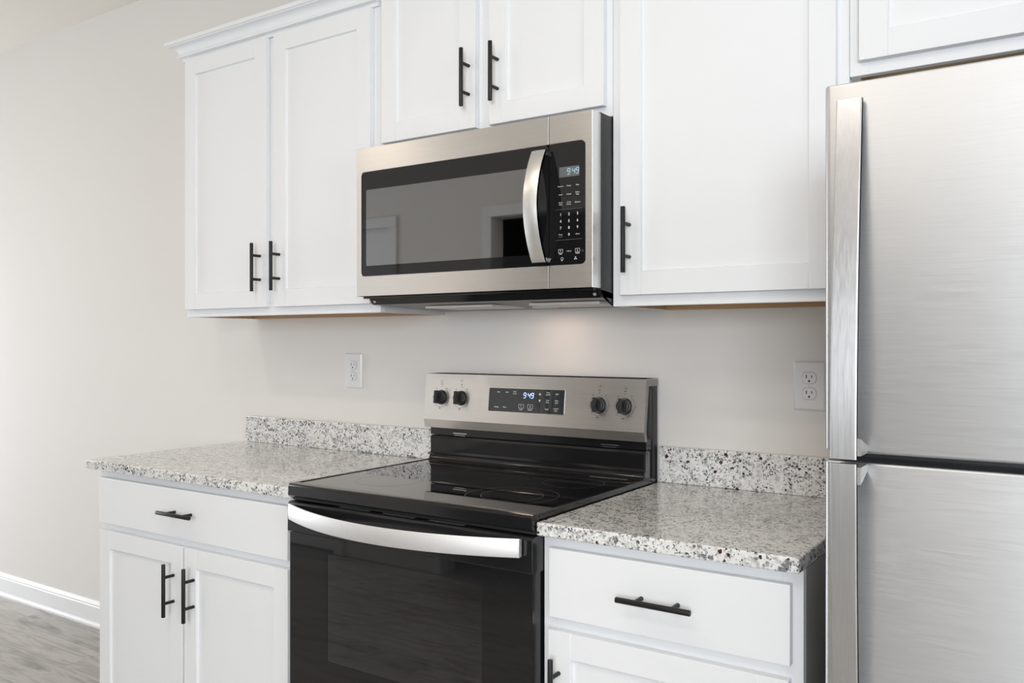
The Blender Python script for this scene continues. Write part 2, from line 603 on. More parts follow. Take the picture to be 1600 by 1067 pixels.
# partition behind the camera with a pantry opening and a closed white door
YP = -2.85
w = MB()
for a, b_, z0, z1 in ((-2.05, -1.24, 0, CEIL), (-1.24, -.42, 2.04, CEIL), (-.42, -.1, 0, CEIL), (-2.9, -2.05, 2.04, CEIL), (-3.1, -2.9, 0, CEIL)):
    w.box(a, b_, YP - .12, YP, z0, z1, M['wall'])
struct(w.build('wall_partition', smooth=0))
w = MB()
w.box(-1.9, -1.8, YP - 1.2, YP - .12, 0, CEIL, M['dark']); w.box(-.2, -.1, YP - 1.2, YP - .12, 0, CEIL, M['dark'])
w.box(-1.9, -.1, YP - 1.3, YP - 1.2, 0, CEIL, M['dark'])
struct(w.build('wall_pantry', smooth=0))
w = MB()
for a, b_ in ((-2.96, -2.89), (-2.06, -1.99)):
    w.box(a, b_, YP, YP + .018, 0, 2.04, M['trim'], .003)
w.box(-2.96, -1.99, YP, YP + .018, 2.0405, 2.11, M['trim'], .003)
w.box(-2.89, -2.06, YP - .06, YP - .02, .01, 2.04, M['trim'])
struct(w.build('door_1', smooth=0))
w = MB()
for a, b_ in ((-1.30, -1.235), (-.425, -.36)):
    w.box(a, b_, YP, YP + .018, 0, 2.04, M['trim'], .003)
w.box(-1.30, -.36, YP, YP + .018, 2.0405, 2.11, M['trim'], .003)
struct(w.build('trim_1', smooth=0))

# baseboard along the back wall: flat board with a moulded top and a shoe
bb = [(0, 0), (-.022, 0), (-.022, .010), (-.018, .018), (-.013, .020), (-.013, .088), (-.010, .092), (-.011, .098), (-.007, .106), (-.004, .112), (0, .114)]
struct(MB().prism(bb, 'X', XL, -0.934, M['trim']).build('baseboard_back', smooth=20))
struct(MB().box(XL, XL + .014, YF + .01, -1.56, 0, .114, M['trim'], .003).build('baseboard_left', smooth=0))

# ------------------------------------------------------------------ cabinet pieces
YB = -0.001                 # backs stand just off the wall

def bar_handle(parent, c, yface, vertical, length=.156, pitch=.077):
    """black bar pull on two posts"""
    x, z = c
    yb = yface - .036 + .001
    m = MB()
    h = length / 2; p = pitch / 2
    if vertical:
        m.cyl((x, yb, z - h), (x, yb, z + h), .0058, M['handle'], 24, .0012)
        for s in (-1, 1):
            m.cyl((x, yface + .0005, z + s * p), (x, yb, z + s * p), .0046, M['handle'], 20)
    else:
        m.cyl((x - h, yb, z), (x + h, yb, z), .0058, M['handle'], 24, .0012)
        for s in (-1, 1):
            m.cyl((x + s * p, yface + .0005, z), (x + s * p, yb, z), .0046, M['handle'], 20)
    o = m.build('handle', parent)
    o['label'] = 'matt black bar handle'
    return o

def shaker_door(parent, x0, x1, z0, z1, yback, hpos, stile=.056, th=.019):
    yf = yback - th
    m = MB()
    b = .0011
    m.box(x0, x0 + stile, yf, yback, z0, z1, M['cab'], b)
    m.box(x1 - stile, x1, yf, yback, z0, z1, M['cab'], b)
    xi0, xi1 = x0 + stile, x1 - stile
    m.box(xi0 - .0006, xi1 + .0006, yf + .0001, yback, z0, z0 + stile, M['cab'], b)
    m.box(xi0 - .0006, xi1 + .0006, yf + .0001, yback, z1 - stile, z1, M['cab'], b)
    m.box(xi0 - .002, xi1 + .002, yf + .0085, yback - .002, z0 + stile - .002, z1 - stile + .002, M['cab'])
    # small sloped bead where the panel meets the frame
    c = .0018
    zi0, zi1 = z0 + stile, z1 - stile
    y1, y2 = yf + .0050, yf + .0086
    m.prism([(y1, zi0), (y2, zi0), (y2, zi0 + c)], 'X', xi0, xi1, M['cab'])
    m.prism([(y1, zi1), (y2, zi1), (y2, zi1 - c)], 'X', xi0, xi1, M['cab'])
    m.prism([(xi0, y1), (xi0, y2), (xi0 + c, y2)], 'Z', zi0, zi1, M['cab'])
    m.prism([(xi1, y1), (xi1, y2), (xi1 - c, y2)], 'Z', zi0, zi1, M['cab'])
    d = m.build('door', parent, smooth=30)
    if hpos:
        bar_handle(d, hpos, yf, True)
    return d

def wall_cabinet(x0, x1, z0, z1, doors, label, left_side=None, right_side=None, mid=True, depth=.305):
    """box with a face frame, recessed raw underside and shaker doors"""
    root = thing('wall_cabinet', ((x0 + x1) / 2, 0, z0), label, 'cabinet', 'white wall cabinets above the counter')
    yf = -depth
    m = MB()
    t = .016
    yk = yf + .019
    e = .0004
    x0 += e; x1 -= e
    m.box(x0, x0 + t, yk, YB, z0, z1, left_side or M['cab'])
    m.box(x1 - t, x1, yk, YB, z0, z1, right_side or M['cab'])
    m.box(x0 + t, x1 - t, yk, YB, z1 - t, z1, M['cab'])
    m.box(x0 + t, x1 - t, YB - .008, YB, z0, z1 - t, M['ply'])
    m.box(x0 + t, x1 - t, yk, YB - .008, z0 + .022, z0 + .034, M['ply'])
    m.box(x0 + t, x1 - t, YB - .028, YB - .008, z0, z0 + .022, M['ply'])
    # raw inner faces of the sides below the bottom panel
    m.box(x0 + t, x0 + t + .0015, yk, YB - .028, z0 + .001, z0 + .022, M['ply'])
    m.box(x1 - t - .0015, x1 - t, yk, YB - .028, z0 + .001, z0 + .022, M['ply'])
    m.build('body', root, smooth=0)
    f = MB()
    s = .038
    f.box(x0, x0 + s, yf, yk, z0, z1, M['cab'], .0008)
    f.box(x1 - s, x1, yf, yk, z0, z1, M['cab'], .0008)
    f.box(x0 + s - .0005, x1 - s + .0005, yf + .0001, yk, z0, z0 + s, M['cab'], .0008)
    f.box(x0 + s - .0005, x1 - s + .0005, yf + .0001, yk, z1 - s, z1, M['cab'], .0008)
    if mid:
        xm = (x0 + x1) / 2
        f.box(xm - .038, xm + .038, yf + .0001, yk, z0 + s, z1 - s, M['cab'], .0008)
    f.build('face_frame', root, smooth=0)
    for dx0, dx1, dz0, dz1, hp in doors:
        shaker_door(root, dx0, dx1, dz0, dz1, yf - .0002, hp)
    return root

UZ = 1.3776
ua = wall_cabinet(-.912, .008, UZ, 2.300,
             [(-.898, -.474, 1.4035, 2.278, (-.5015, 1.5315)), (-.438, -.018, 1.4035, 2.278, (-.4095, 1.5315))],
             'white two-door wall cabinet with crown moulding, left of the microwave', right_side=M['cabside'])
wall_cabinet(.008, .770, 1.844, 2.444,
             [(.026, .366, 1.8685, 2.420, (.3445, 1.999)), (.411, .754, 1.8685, 2.420, (.4395, 1.999))],
             'short white two-door wall cabinet directly above the microwave')
wall_cabinet(.770, 1.321, UZ, 2.444,
             [(.797, 1.298, 1.4035, 2.420, (.8235, 1.533))],
             'tall white single-door wall cabinet between microwave and refrigerator', mid=False)
wall_cabinet(1.321, 2.235, 1.844, 2.444,
             [(1.343, 1.760, 1.8695, 2.420, (1.733, 1.985)), (1.797, 2.214, 1.8695, 2.420, (1.824, 1.985))],
             'white wall cabinet above the refrigerator, cut off by the photo\'s top right corner')

# crown moulding of the left cabinet: profile (outward, up) swept round left end and front
prof = [(0.000, 0.000), (.009, .000), (.010, .009), (.013, .0115), (.021, .0115), (.0245, .0135), (.0245, .0185), (.021, .0205), (.018, .0215), (.020, .0240)]
for i in range(9):
    a = math.radians(90 * i / 8)
    prof.append((.020 + .028 * (1 - math.cos(a)), .0245 + .0235 * math.sin(a)))
prof += [(.049, .0500), (.0545, .0520), (.0545, .0640), (.053, .0655), (0.0, .0655)]
zc = 2.2785
x0c, x1c, yc = -.912, .0075, -.305
rings = []
for px_, py_, dx, dy in ((x0c, -.0015, -1, 0), (x0c, yc, -1, -1), (x1c, yc, 0, -1)):
    rings.append([(px_ + dx * o_, py_ + dy * o_, zc + u_) for o_, u_ in prof])
MB().quadmesh(rings, M['cab'], closed=True).build('crown_moulding', ua, smooth=30)

# ------------------------------------------------------------------ base cabinets
CT = .9085                  # worktop surface
CB = .8795                  # worktop underside
YFB = -.610

def base_cabinet(x0, x1, label, drawer, doors, right=None, left=None, cr=None):
    root = thing('base_cabinet', ((x0 + x1) / 2, 0, 0), label, 'cabinet', 'white base cabinets under the granite')
    e = .0005
    m = MB(); t = .016; yk = YFB + .019; z1 = CB - .0008
    for a, b_, mm in ((x0 + e, x0 + t, left or M['cab']), (x1 - t, x1 - e, right or M['cab'])):
        m.prism([(YB, 0), (YB, z1), (yk, z1), (yk, .105), (yk + .07, .105), (yk + .07, 0)], 'X', a, b_, mm)
    m.box(x0 + t, x1 - t, yk, YB, .105, .121, M['ply'])
    m.box(x0 + t, x1 - t, YB - .012, YB, .121, z1, M['ply'])
    m.box(x0 + t, x1 - t, yk + .055, yk + .07, 0, .105, M['cab'])
    m.build('body', root, smooth=0)
    f = MB(); s = .038
    f.box(x0 + e, x0 + s, YFB, yk, .105, z1, M['cab'], .0008)
    f.box(x1 - s, x1 - e, YFB, yk, .105, z1, M['cab'], .0008)
    for za, zb in ((z1 - .040, z1), (.660, .725), (.105, .143)):
        f.box(x0 + s - .0005, x1 - s + .0005, YFB + .0001, yk, za, zb, M['cab'], .0008)
    if cr:
        f.box(cr - .030, cr + .030, YFB + .0001, yk, .143, .660, M['cab'], .0008)
    f.build('face_frame', root, smooth=0)
    dx0, dx1, dz0, dz1, hx = drawer
    d = MB().box(dx0, dx1, YFB - .0195, YFB - .0002, dz0, dz1, M['cab'], .0022, 2)
    d.box(dx0 + .02, dx1 - .02, YFB - .0002, -.12, dz0 + .01, dz1 - .02, M['ply'])
    d = d.build('drawer', root, smooth=30)
    bar_handle(d, (hx, .786 if x0 < 0 else .782), YFB - .0195, False)
    for a, b_, z0_, z1_, hp in doors:
        shaker_door(root, a, b_, z0_, z1_, YFB - .0002, hp)
    return root

base_cabinet(-.932, -.001, 'white base cabinet with one drawer over two doors, left of the range',
             (-.917, -.027, .7095, .8545, -.475),
             [(-.912, -.480, .125, .6865, (-.520, .559)), (-.470, -.027, .125, .6865, (-.4245, .559))], cr=-.475)
base_cabinet(.760, 1.309, 'white base cabinet with wide drawer, between range and refrigerator',
             (.783, 1.290, .7075, .8545, 1.037),
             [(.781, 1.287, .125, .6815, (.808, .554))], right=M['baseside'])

# ------------------------------------------------------------------ granite
def slab(x0, x1, label, side):
    m = MB()
    o = m.box(x0, x1, -.6435, YB, CB, CT, M['granite'], .0035, 3).build('countertop', smooth=40)
    tag(o, label, 'countertop', 'granite countertops')
    return o
slab(-.966, -.0008, 'speckled grey granite countertop left of the range', 'left')
slab(.7608, 1.3095, 'speckled grey granite countertop between range and refrigerator', 'right')
tag(MB().box(-.952, -.0008, -.0195, YB, CT + .0003, 1.0065, M['granite'], .002, 2).build('backsplash', smooth=40),
    'low granite backsplash strip on the left countertop, below the left outlet', 'backsplash', 'granite backsplash strips')
tag(MB().box(.7640, 1.3095, -.0195, YB, CT + .0003, 1.0065, M['granite'], .002, 2).build('backsplash', smooth=40),
    'low granite backsplash strip with maroon spots, beside the refrigerator', 'backsplash', 'granite backsplash strips')

# ------------------------------------------------------------------ outlets
def outlet(x, z, label):
    root = thing('wall_outlet', (x, -.0005, z), label, 'outlet', 'white wall outlets')
    w, h = .0395, .0615
    m = MB()
    n = 4
    rings = []
    for inset, y in ((0, -.0005), (0, -.0025), (.0045, -.0065), (.006, -.0068)):
        rings.append([(x + p[0], y, z + p[1]) for p in rrect(-w + inset, w - inset, -h + inset, h - inset, .002, n)])
    m.quadmesh(rings, M['plate'], closed=True)
    m.build('cover_plate', root, smooth=25)
    for s in (1, -1):
        zc_ = z + s * .0195
        r = MB()
        pts = []
        for i in range(40):
            a = 2 * math.pi * i / 40
            pts.append((x + .0172 * math.cos(a), zc_ + max(-.0142, min(.0142, .0172 * math.sin(a)))))
        r.prism([(x + (p[0] - x) * 1.05, zc_ + (p[1] - zc_) * 1.06) for p in pts], 'Y', -.00690, -.0060, M['grey_ink'])
        r.prism(pts, 'Y', -.0082, -.0060, M['plate'])
        r.box(x - .0078, x - .0054, -.0085, -.0070, zc_ - .0012, zc_ + .0074, M['slot'])
        r.box(x + .0054, x + .0074, -.0085, -.0070, zc_ - .0004, zc_ + .0066, M['slot'])
        r.cyl((x, -.0070, zc_ - .0078), (x, -.0085, zc_ - .0078), .0027, M['slot'], 16)
        r.build('receptacle', root, smooth=30)
    MB().cyl((x, -.0060, z), (x, -.0080, z), .0028, M['plate'], 16).box(x - .0003, x + .0003, -.0082, -.0078, z - .0022, z + .0022, M['grey_ink']).build('screw', root)
outlet(-.3965, 1.1895, 'white double wall outlet above the left backsplash')
outlet(1.1610, 1.1820, 'white double wall outlet beside the refrigerator')

# ------------------------------------------------------------------ seven-segment digits
SEG = {'9': 'abcdfg', '4': 'bcfg'}
def digits(m, s, x, z, h, mt, y, ax=(1, 0, 0), up=(0, 0, 1), sk=.12):
    w = h * .50; t = h * .12
    ax = Vector(ax); up = Vector(up)
    def bar(u0, v0, u1, v1):
        d = Vector((u1 - u0, v1 - v0)); L = d.length; d /= L; nrm = Vector((-d.y, d.x)) * t / 2
        p = [Vector((u0, v0)) + d * t * .15, Vector((u0, v0)) + d * t * .6 + nrm, Vector((u1, v1)) - d * t * .6 + nrm,
             Vector((u1, v1)) - d * t * .15, Vector((u1, v1)) - d * t * .6 - nrm, Vector((u0, v0)) + d * t * .6 - nrm]
        tt = bmesh.new()
        vs = [tt.verts.new(Vector(y) + ax * (q.x + q.y * sk) + up * q.y) for q in p]
        tt.faces.new(vs)
        m._merge(tt, mt)
    cx = x
    for ch in s:
        if ch == ':':
            for v in (h * .3, h * .7):
                bar(cx + t * .2, v - t * .5, cx + t * .2, v + t * .5)
            cx += h * .28
            continue
        g = SEG[ch]
        P = {'a': (0, h, w, h), 'b': (w, h / 2, w, h), 'c': (w, 0, w, h / 2), 'd': (0, 0, w, 0), 'e': (0, 0, 0, h / 2), 'f': (0, h / 2, 0, h), 'g': (0, h / 2, w, h / 2)}
        for k in g:
            u0, v0, u1, v1 = P[k]
            bar(cx + u0, v0, cx + u1, v1)
        cx += w + h * .26

# ------------------------------------------------------------------ microwave
def microwave():
    x0, x1 = .0115, .769
    yd = -.4098                 # door face
    root = thing('microwave', ((x0 + x1) / 2, 0, UZ), 'stainless steel over-the-range microwave with black glass door, clock reading 9:49', 'microwave')
    # dark body with the slanted lower front
    m = MB()
    side = [(-.012, 1.3915), (-.350, 1.3995), (-.356, 1.408), (-.366, 1.417), (-.366, 1.840), (-.012, 1.8415)]
    m.prism(side, 'X', x0 + .004, x1 - .001, M['darkgrey'])
    m.box(x1 - .0015, x1 + .0008, -.034, -.002, 1.379, 1.842, M['blackmatt'])
    m.box(x0 + .002, x1 - .002, -.0125, -.002, 1.3890, 1.842, M['blackmatt'])
    m.prism([(-.366, 1.4165), (-.300, 1.3790), (-.014, 1.3790), (-.014, 1.3915), (-.350, 1.3995), (-.360, 1.4165)], 'X', x1 - .0045, x1 - .001, M['darkgrey'])
    m.build('body', root, smooth=0)
    # slanted black chin under the door
    c = MB()
    c.prism([(-.376, 1.4165), (-.357, 1.3975), (-.349, 1.3970), (-.349, 1.4010), (-.366, 1.4175)], 'X', x0 + .018, x1 - .004, M['black'])
    c.box(x0 + .010, x1 - .006, -.392, -.360, 1.4135, 1.4185, M['black'])
    for xs in (x0 + .030, x1 - .016):
        c.cyl((xs, -.362, 1.4085), (xs, -.3690, 1.4050), .004, M['bright'], 12)
    c.build('lower_vent_trim', root, smooth=20)
    u = MB()
    u.prism([(-.349, 1.3990), (-.014, 1.3905), (-.014, 1.3890), (-.349, 1.3975)], 'X', x0 + .006, x1 - .005, M['panelgrey'])
    u.build('underside', root, smooth=0)
    for fx0, fx1 in ((.150, .385), (.505, .715)):
        g = MB()
        g.box(fx0, fx1, -.272, -.268, 1.3875, 1.3935, M['mesh']); g.box(fx0, fx1, -.112, -.108, 1.3875, 1.3935, M['mesh'])
        g.box(fx0, fx0 + .005, -.268, -.112, 1.3875, 1.3935, M['mesh']); g.box(fx1 - .005, fx1, -.268, -.112, 1.3875, 1.3935, M['mesh'])
        k = 0
        xx = fx0 + .010
        while xx < fx1 - .008:
            g.box(xx, xx + .0028, -.268, -.112, 1.3872, 1.3895, M['mesh'])
            xx += .0066
        yy = -.262
        while yy < -.115:
            g.box(fx0 + .005, fx1 - .005, yy, yy + .0028, 1.3876, 1.3892, M['mesh'])
            yy += .0066
        g.build('grease_filter', root, smooth=0)
    l = MB().box(.425, .495, -.131, -.099, 1.3870, 1.3930, M['white_ink'])
    l.build('lamp_lens', root, smooth=0)
    # door: steel surround with the window, seam at xs
    xs = .6500
    zt, zb = 1.8365, 1.4195
    gx0, gx1, gz0, gz1 = .0285, .7505, 1.4755, 1.7690
    d = MB()
    def surround(a0, a1, h0, h1, left):
        # steel plate open towards the seam, rounded at the outer corners
        r = .012; n = 6
        yb_ = -.3685
        s = 1 if left else -1
        outer = [(a0, zb), (a1, zb), (a1, zt), (a0, zt)]
        if left:   # hole open at the right side a1
            arc = []
            for i in range(n + 1):
                a = math.radians(180 + 90 * i / n); arc.append((h0 + r + r * math.cos(a), gz0 + r + r * math.sin(a)))
            arc2 = []
            for i in range(n + 1):
                a = math.radians(90 + 90 * i / n); arc2.append((h0 + r + r * math.cos(a), gz1 - r + r * math.sin(a)))
            pts = [(a0, zb), (a1, zb), (a1, gz0)] + list(reversed(arc)) + list(reversed(arc2)) + [(a1, gz1), (a1, zt), (a0, zt)]
        else:
            arc = []
            for i in range(n + 1):
                a = math.radians(-90 + 90 * i / n); arc.append((h1 - r + r * math.cos(a), gz0 + r + r * math.sin(a)))
            arc2 = []
            for i in range(n + 1):
                a = math.radians(90 * i / n); arc2.append((h1 - r + r * math.cos(a), gz1 - r + r * math.sin(a)))
            pts = [(a1, zb), (a1, zt), (a0, zt), (a0, gz1)] + list(reversed(arc2)) + list(reversed(arc)) + [(a0, gz0), (a0, zb)]
        return pts, yb_
    pts, yb_ = surround(x0, xs - .0009, gx0, None, True)
    d.prism(pts, 'Y', yd, yb_, M['steel'], .0007, 1)
    door = d.build('door', root, smooth=30)
    # black glass of the door with its window opening
    b = MB()
    yg = yd + .0012
    wx0, wx1, wz0, wz1 = .0455, .6040, 1.5045, 1.7185
    b.frame(gx0 + .0004, xs - .0009, gz0 + .0004, gz1 - .0004, wx0, wx1, wz0, wz1, yg, yg + .010, M['blackglass'], .0118, .004)
    bz = b.build('glass_surround', door, smooth=30)
    MB().prism(rrect(wx0 - .001, wx1 + .001, wz0 - .001, wz1 + .001, .005), 'Y', yg + .0008, yg + .0030, M['mwglass']).build('window_glass', door, smooth=30)
    sc = MB()
    sc.box(wx0 - .004, wx1 + .004, yg + .024, yg + .026, wz0 - .004, wz1 + .004, M['darkgrey'])
    sc.frame(wx0 - .004, wx1 + .004, wz0 - .004, wz1 + .004, .100, .590, 1.5150, 1.6720, yg + .0075, yg + .024, M['darkgrey'], .001, .010)
    sc.frame(.0985, .5915, 1.5135, 1.6735, .100, .590, 1.515, 1.672, yg + .0068, yg + .0078, M['lcd'], .0115, .010)
    sc.prism(rrect(.1, .590, 1.515, 1.672, .010), 'Y', yg + .0225, yg + .0235, M['screen'])
    sc.build('shielding_screen', door, smooth=30)
    # handle: arched strip
    h = MB()
    hx0, hx1 = .6115, .6505
    rings = []
    N = 28
    za, zb2 = 1.4835, 1.7545
    for i in range(N + 1):
        t_ = i / N
        z = za + (zb2 - za) * t_
        bow = .041 * math.sin(math.pi * t_) ** .85
        y = yd - .016 - bow
        th = .0065
        cxs = (hx0 + hx1) / 2
        hw = (hx1 - hx0) / 2
        ring = []
        for j in range(7):
            u = -1 + 2 * j / 6
            ring.append((cxs + u * hw, y - .0026 * (1 - u * u), z))
        ring += [(cxs + hw, y + th, z), (cxs - hw, y + th, z)]
        rings.append(ring)
    h.quadmesh(rings, M['mwsteel'], closed=True)
    for z in (za + .006, zb2 - .006):
        h.box(hx0 + .004, hx1 - .003, yd - .014, yd + .0015, z - .006, z + .006, M['bright'], .001)
    hb = h.build('handle', door, smooth=40)
    hb['label'] = 'arched brushed steel door handle'
    # control side
    k = MB()
    pts, yb_ = surround(xs + .0009, x1, None, gx1, False)
    k.prism(pts, 'Y', yd, yb_, M['steel'], .0007, 1)
    # brighter return of the steel at the side
    k.box(x1 - .0004, x1 + .0006, yd + .0012, yb_, zb + .001, zt - .001, M['bright'])
    cp = k.build('control_panel', root, smooth=30)
    g = MB()
    n = 6; r = .0118
    pts = [(xs + .0009, gz0 + .0004)]
    for i in range(n + 1):
        a = math.radians(-90 + 90 * i / n); pts.append((gx1 - .0004 - r + r * math.cos(a), gz0 + .0004 + r + r * math.sin(a)))
    for i in range(n + 1):
        a = math.radians(90 * i / n); pts.append((gx1 - .0004 - r + r * math.cos(a), gz1 - .0004 - r + r * math.sin(a)))
    pts.append((xs + .0009, gz1 - .0004))
    g.prism(pts, 'Y', yg, yg + .010, M['blackglass'])
    g.build('black_glass', cp, smooth=30)
    dsp = MB()
    yt = yg - .0002
    dsp.box(.6785, .7335, yt, yg + .0005, 1.6860, 1.7105, M['lcd'])
    digits(dsp, '9:49', 0, 0, .0135, M['led_cyan'], (.7005, yt - .0003, 1.6918))
    dsp.build('clock_display', cp, smooth=0)
    L = MB()
    cx = (.6825, .7055, .7290)
    def T(s, x, z, size, mt='white_ink', bold=.0):
        L.text(s, size, (x, yt, z), M[mt], depth=.0001, bold=bold)
    for x, s in zip(cx, ('Popcorn', 'Potato', 'Pizza')): T(s, x, 1.6645, .0046)
    for x, s in zip(cx, ('Cook', 'Reheat', 'Soften')): T(s, x, 1.6445 if s != 'Soften' else 1.6470, .0046)
    T('Melt', cx[2], 1.6418, .0046)
    for x, s, s2 in zip(cx, ('Cook', 'Cook', 'Defrost'), ('Time', 'Power', '')):
        if s2: T(s, x, 1.6255, .0046); T(s2, x, 1.6205, .0046)
        else: T(s, x, 1.6235, .0046)
    L.box(.6680, .7420, yt - .0001, yt + .0001, 1.6085, 1.6089, M['grey_ink'])
    for i, row in enumerate(('123', '456', '789')):
        for x, s in zip(cx, row): T(s, x, 1.5965 - i * .0162, .0092, bold=.00012)
    T('Timer', cx[0], 1.5485, .0044); T('Set/Off', cx[0], 1.5435, .0034, 'grey_ink')
    T('0', cx[1], 1.5478, .0092, bold=.00012); T('Clock', cx[2], 1.5478, .0046)
    L.box(.6680, .7420, yt - .0001, yt + .0001, 1.5355, 1.5359, M['grey_ink'])
    for x, s, nm in ((cx[0], '>', 'START'), (cx[2], 'x', 'CANCEL')):
        L.frame(x - .0062, x + .0062, 1.5045, 1.5135, x - .0055, x + .0055, 1.5052, 1.5128, yt, yt + .0001, M['white_ink'], .001, .0008)
        T(s, x, 1.5092, .0075); T(nm, x, 1.5020, .0030, bold=.0001)
    T('+30 Sec', cx[1], 1.5080, .0042)
    T('3 sec', .7425, 1.5060, .0026, 'grey_ink'); T('lock', .7425, 1.5090, .0026, 'grey_ink')
    # bulb and fan symbols
    pts = rrect(-.0026, .0026, -.0026, .0026, .0025, 5)
    L.frame(.6865 - .0034, .6865 + .0034, 1.4905 - .0034, 1.4905 + .0034, .6865 - .0026, .6865 + .0026, 1.4905 - .0026, 1.4905 + .0026, yt, yt + .0001, M['white_ink'], .0033, .0025)
    L.box(.6852, .6878, yt, yt + .0001, 1.4850, 1.4866, M['white_ink'])
    for a in (90, 210, 330):
        a = math.radians(a)
        c0 = Vector((.7235, 1.4900))
        p1 = c0 + Vector((math.cos(a - .45), math.sin(a - .45))) * .0042
        p2 = c0 + Vector((math.cos(a + .45), math.sin(a + .45))) * .0042
        L.prism([(c0.x, c0.y), (p1.x, p1.y), (p2.x, p2.y)], 'Y', yt, yt + .0001, M['white_ink'])
    o = L.build('key_lettering', cp, smooth=0)
    o['label'] = 'white key lettering'
microwave()

# ------------------------------------------------------------------ range
def kitchen_range():
    x0, x1 = .0030, .7590
    root = thing('electric_range', ((x0 + x1) / 2, 0, 0), 'black and stainless steel electric range with glass cooktop', 'stove')
    cx = (x0 + x1) / 2
    # body: black sides, base, back with the oven cavity between them
    m = MB()
    m.box(x0 + .004, .075, -.600, -.020, .030, .880, M['black'])
    m.box(.687, x1 - .004, -.600, -.020, .030, .880, M['black'])
    m.box(.075, .687, -.600, -.020, .030, .395, M['black'])
    m.box(.075, .687, -.090, -.020, .395, .880, M['black'])
    m.box(.075, .687, -.600, -.090, .800, .880, M['black'])
    for fx in (x0 + .05, x1 - .05):
        for fy in (-.56, -.08):
            m.cyl((fx, fy, 0), (fx, fy, .03), .018, M['blackmatt'], 16)
    m.build('body', root, smooth=30)
    # cavity liner with its rack ledges
    c = MB()
    c.box(.075, .078, -.598, -.093, .398, .797, M['cavity']); c.box(.684, .687, -.598, -.093, .398, .797, M['cavity'])
    c.box(.078, .684, -.598, -.093, .395, .398, M['cavity']); c.box(.078, .684, -.598, -.093, .797, .800, M['cavity'])
    c.box(.078, .684, -.093, -.090, .398, .797, M['cavity'])
    for z in (.451, .508, .60):
        for xa in (.078, .676):
            c.box(xa, xa + .008, -.58, -.13, z - .012, z - .004, M['cavity'], .002)
    c.build('oven_cavity', root, smooth=0)
    for z in (.453, .510):
        k = MB()
        k.cyl((.090, -.575, z), (.672, -.575, z), .0036, M['chrome'], 10)
        k.cyl((.090, -.130, z), (.672, -.130, z), .0028, M['chrome'], 10)
        for xa in (.088, .674):
            k.cyl((xa, -.575, z), (xa, -.130, z), .003, M['chrome'], 10)
        for i in range(19):
            xx = .110 + i * (.542 / 18)
            k.cyl((xx, -.578, z + .001), (xx, -.127, z + .001), .0016, M['chrome'], 8)
        k.build('oven_rack', root)
    # black frame of the cooktop: front fascia with rolled edge, sides
    f = MB()
    zt = .9235
    yf = -.6555
    fr = [(yf + .004, .8885), (yf, .893), (yf + .0005, .917), (yf + .004, .9225), (yf + .010, zt), (yf + .026, zt), (yf + .028, .9205), (yf + .028, .8885)]
    f.prism(fr, 'X', x0, x1, M['black'], .002, 2)
    for a, b_ in ((x0, x0 + .012), (x1 - .012, x1)):
        f.box(a, b_, yf + .027, -.020, .9095, zt, M['black'], .0015)
    f.box(x0 + .004, x1 - .004, yf + .028, -.020, .8805, .9140, M['black'])
    f.box(x0 + .003, x1 - .003, -.640, -.605, .8795, .8885, M['blackmatt'])
    f.build('cooktop_frame', root, smooth=30)
    g = MB()
    g.box(x0 + .0125, x1 - .0125, yf + .0285, -.088, .9142, .9218, M['cook'], .0008)
    gl = g.build('cooktop_glass', root, smooth=0)
    def ring(cx_, cy_, r, wd=.0012):
        n = 72
        z = .9219
        t = bmesh.new()
        A = [t.verts.new((cx_ + r * math.cos(2 * math.pi * i / n), cy_ + r * math.sin(2 * math.pi * i / n), z)) for i in range(n)]
        B = [t.verts.new((cx_ + (r - wd) * math.cos(2 * math.pi * i / n), cy_ + (r - wd) * math.sin(2 * math.pi * i / n), z)) for i in range(n)]
        for i in range(n):
            t.faces.new((A[i], A[(i + 1) % n], B[(i + 1) % n], B[i]))
        rg = MB(); rg._merge(t, M['ring']); rg.build('burner_ring', gl, smooth=0)
    for a in ((.618, -.232, .080), (.583, -.470, .114), (.583, -.470, .076), (.190, -.470, .090), (.180, -.225, .080), (.395, -.175, .055)):
        ring(*a)
    # rear black step rolling up into the lower back panel
    bz = MB()
    pr = [(-.100, .9225), (-.092, .9300), (-.090, .9360), (-.0905, .9400), (-.086, .9430), (-.0845, .9500), (-.0855, .9900),
          (-.0830, .9970), (-.078, .9990), (-.045, .9990), (-.045, .9150), (-.100, .9150)]
    bz.prism(pr, 'X', x0 + .012, x1 - .006, M['black'], .0035, 3)
    # small row of vent perforations in front of the step
    for r_ in range(2):
        for i in range(22):
            xx = .600 + i * .0052
            bz.box(xx, xx + .0028, -.1075 - r_ * .006, -.1045 - r_ * .006, .9216, .9222, M['panelgrey'])
    bz.build('lower_backguard', root, smooth=30)
    # black back box
    bk = MB()
    bk.box(x0 + .003, x1 - .0015, -.0445, -.0165, .880, 1.1905, M['blackmatt'])
    bk.box(x0 + .010, x1 - .0045, -.0800, -.0445, 1.0005, 1.0290, M['black'])
    bk.prism([(-.088, 1.030), (-.0445, 1.026), (-.0445, 1.188), (-.0775, 1.188)], 'X', x0 + .0035, x1 - .0020, M['blackmatt'])
    for xx in (.105, .62):
        bk.box(xx, xx + .052, -.0835, -.0800, 1.0075, 1.0095, M['bright']); bk.box(xx + .006, xx + .046, -.0835, -.0800, 1.0020, 1.0032, M['bright'])
    bk.build('back_housing', root, smooth=20)
    # brushed steel control panel, tilted, with folded lower lip and side returns
    p = MB()
    za, zm, zb = 1.1915, 1.0500, 1.0240
    ya, ym, yb = -.0890, -.1045, -.0965
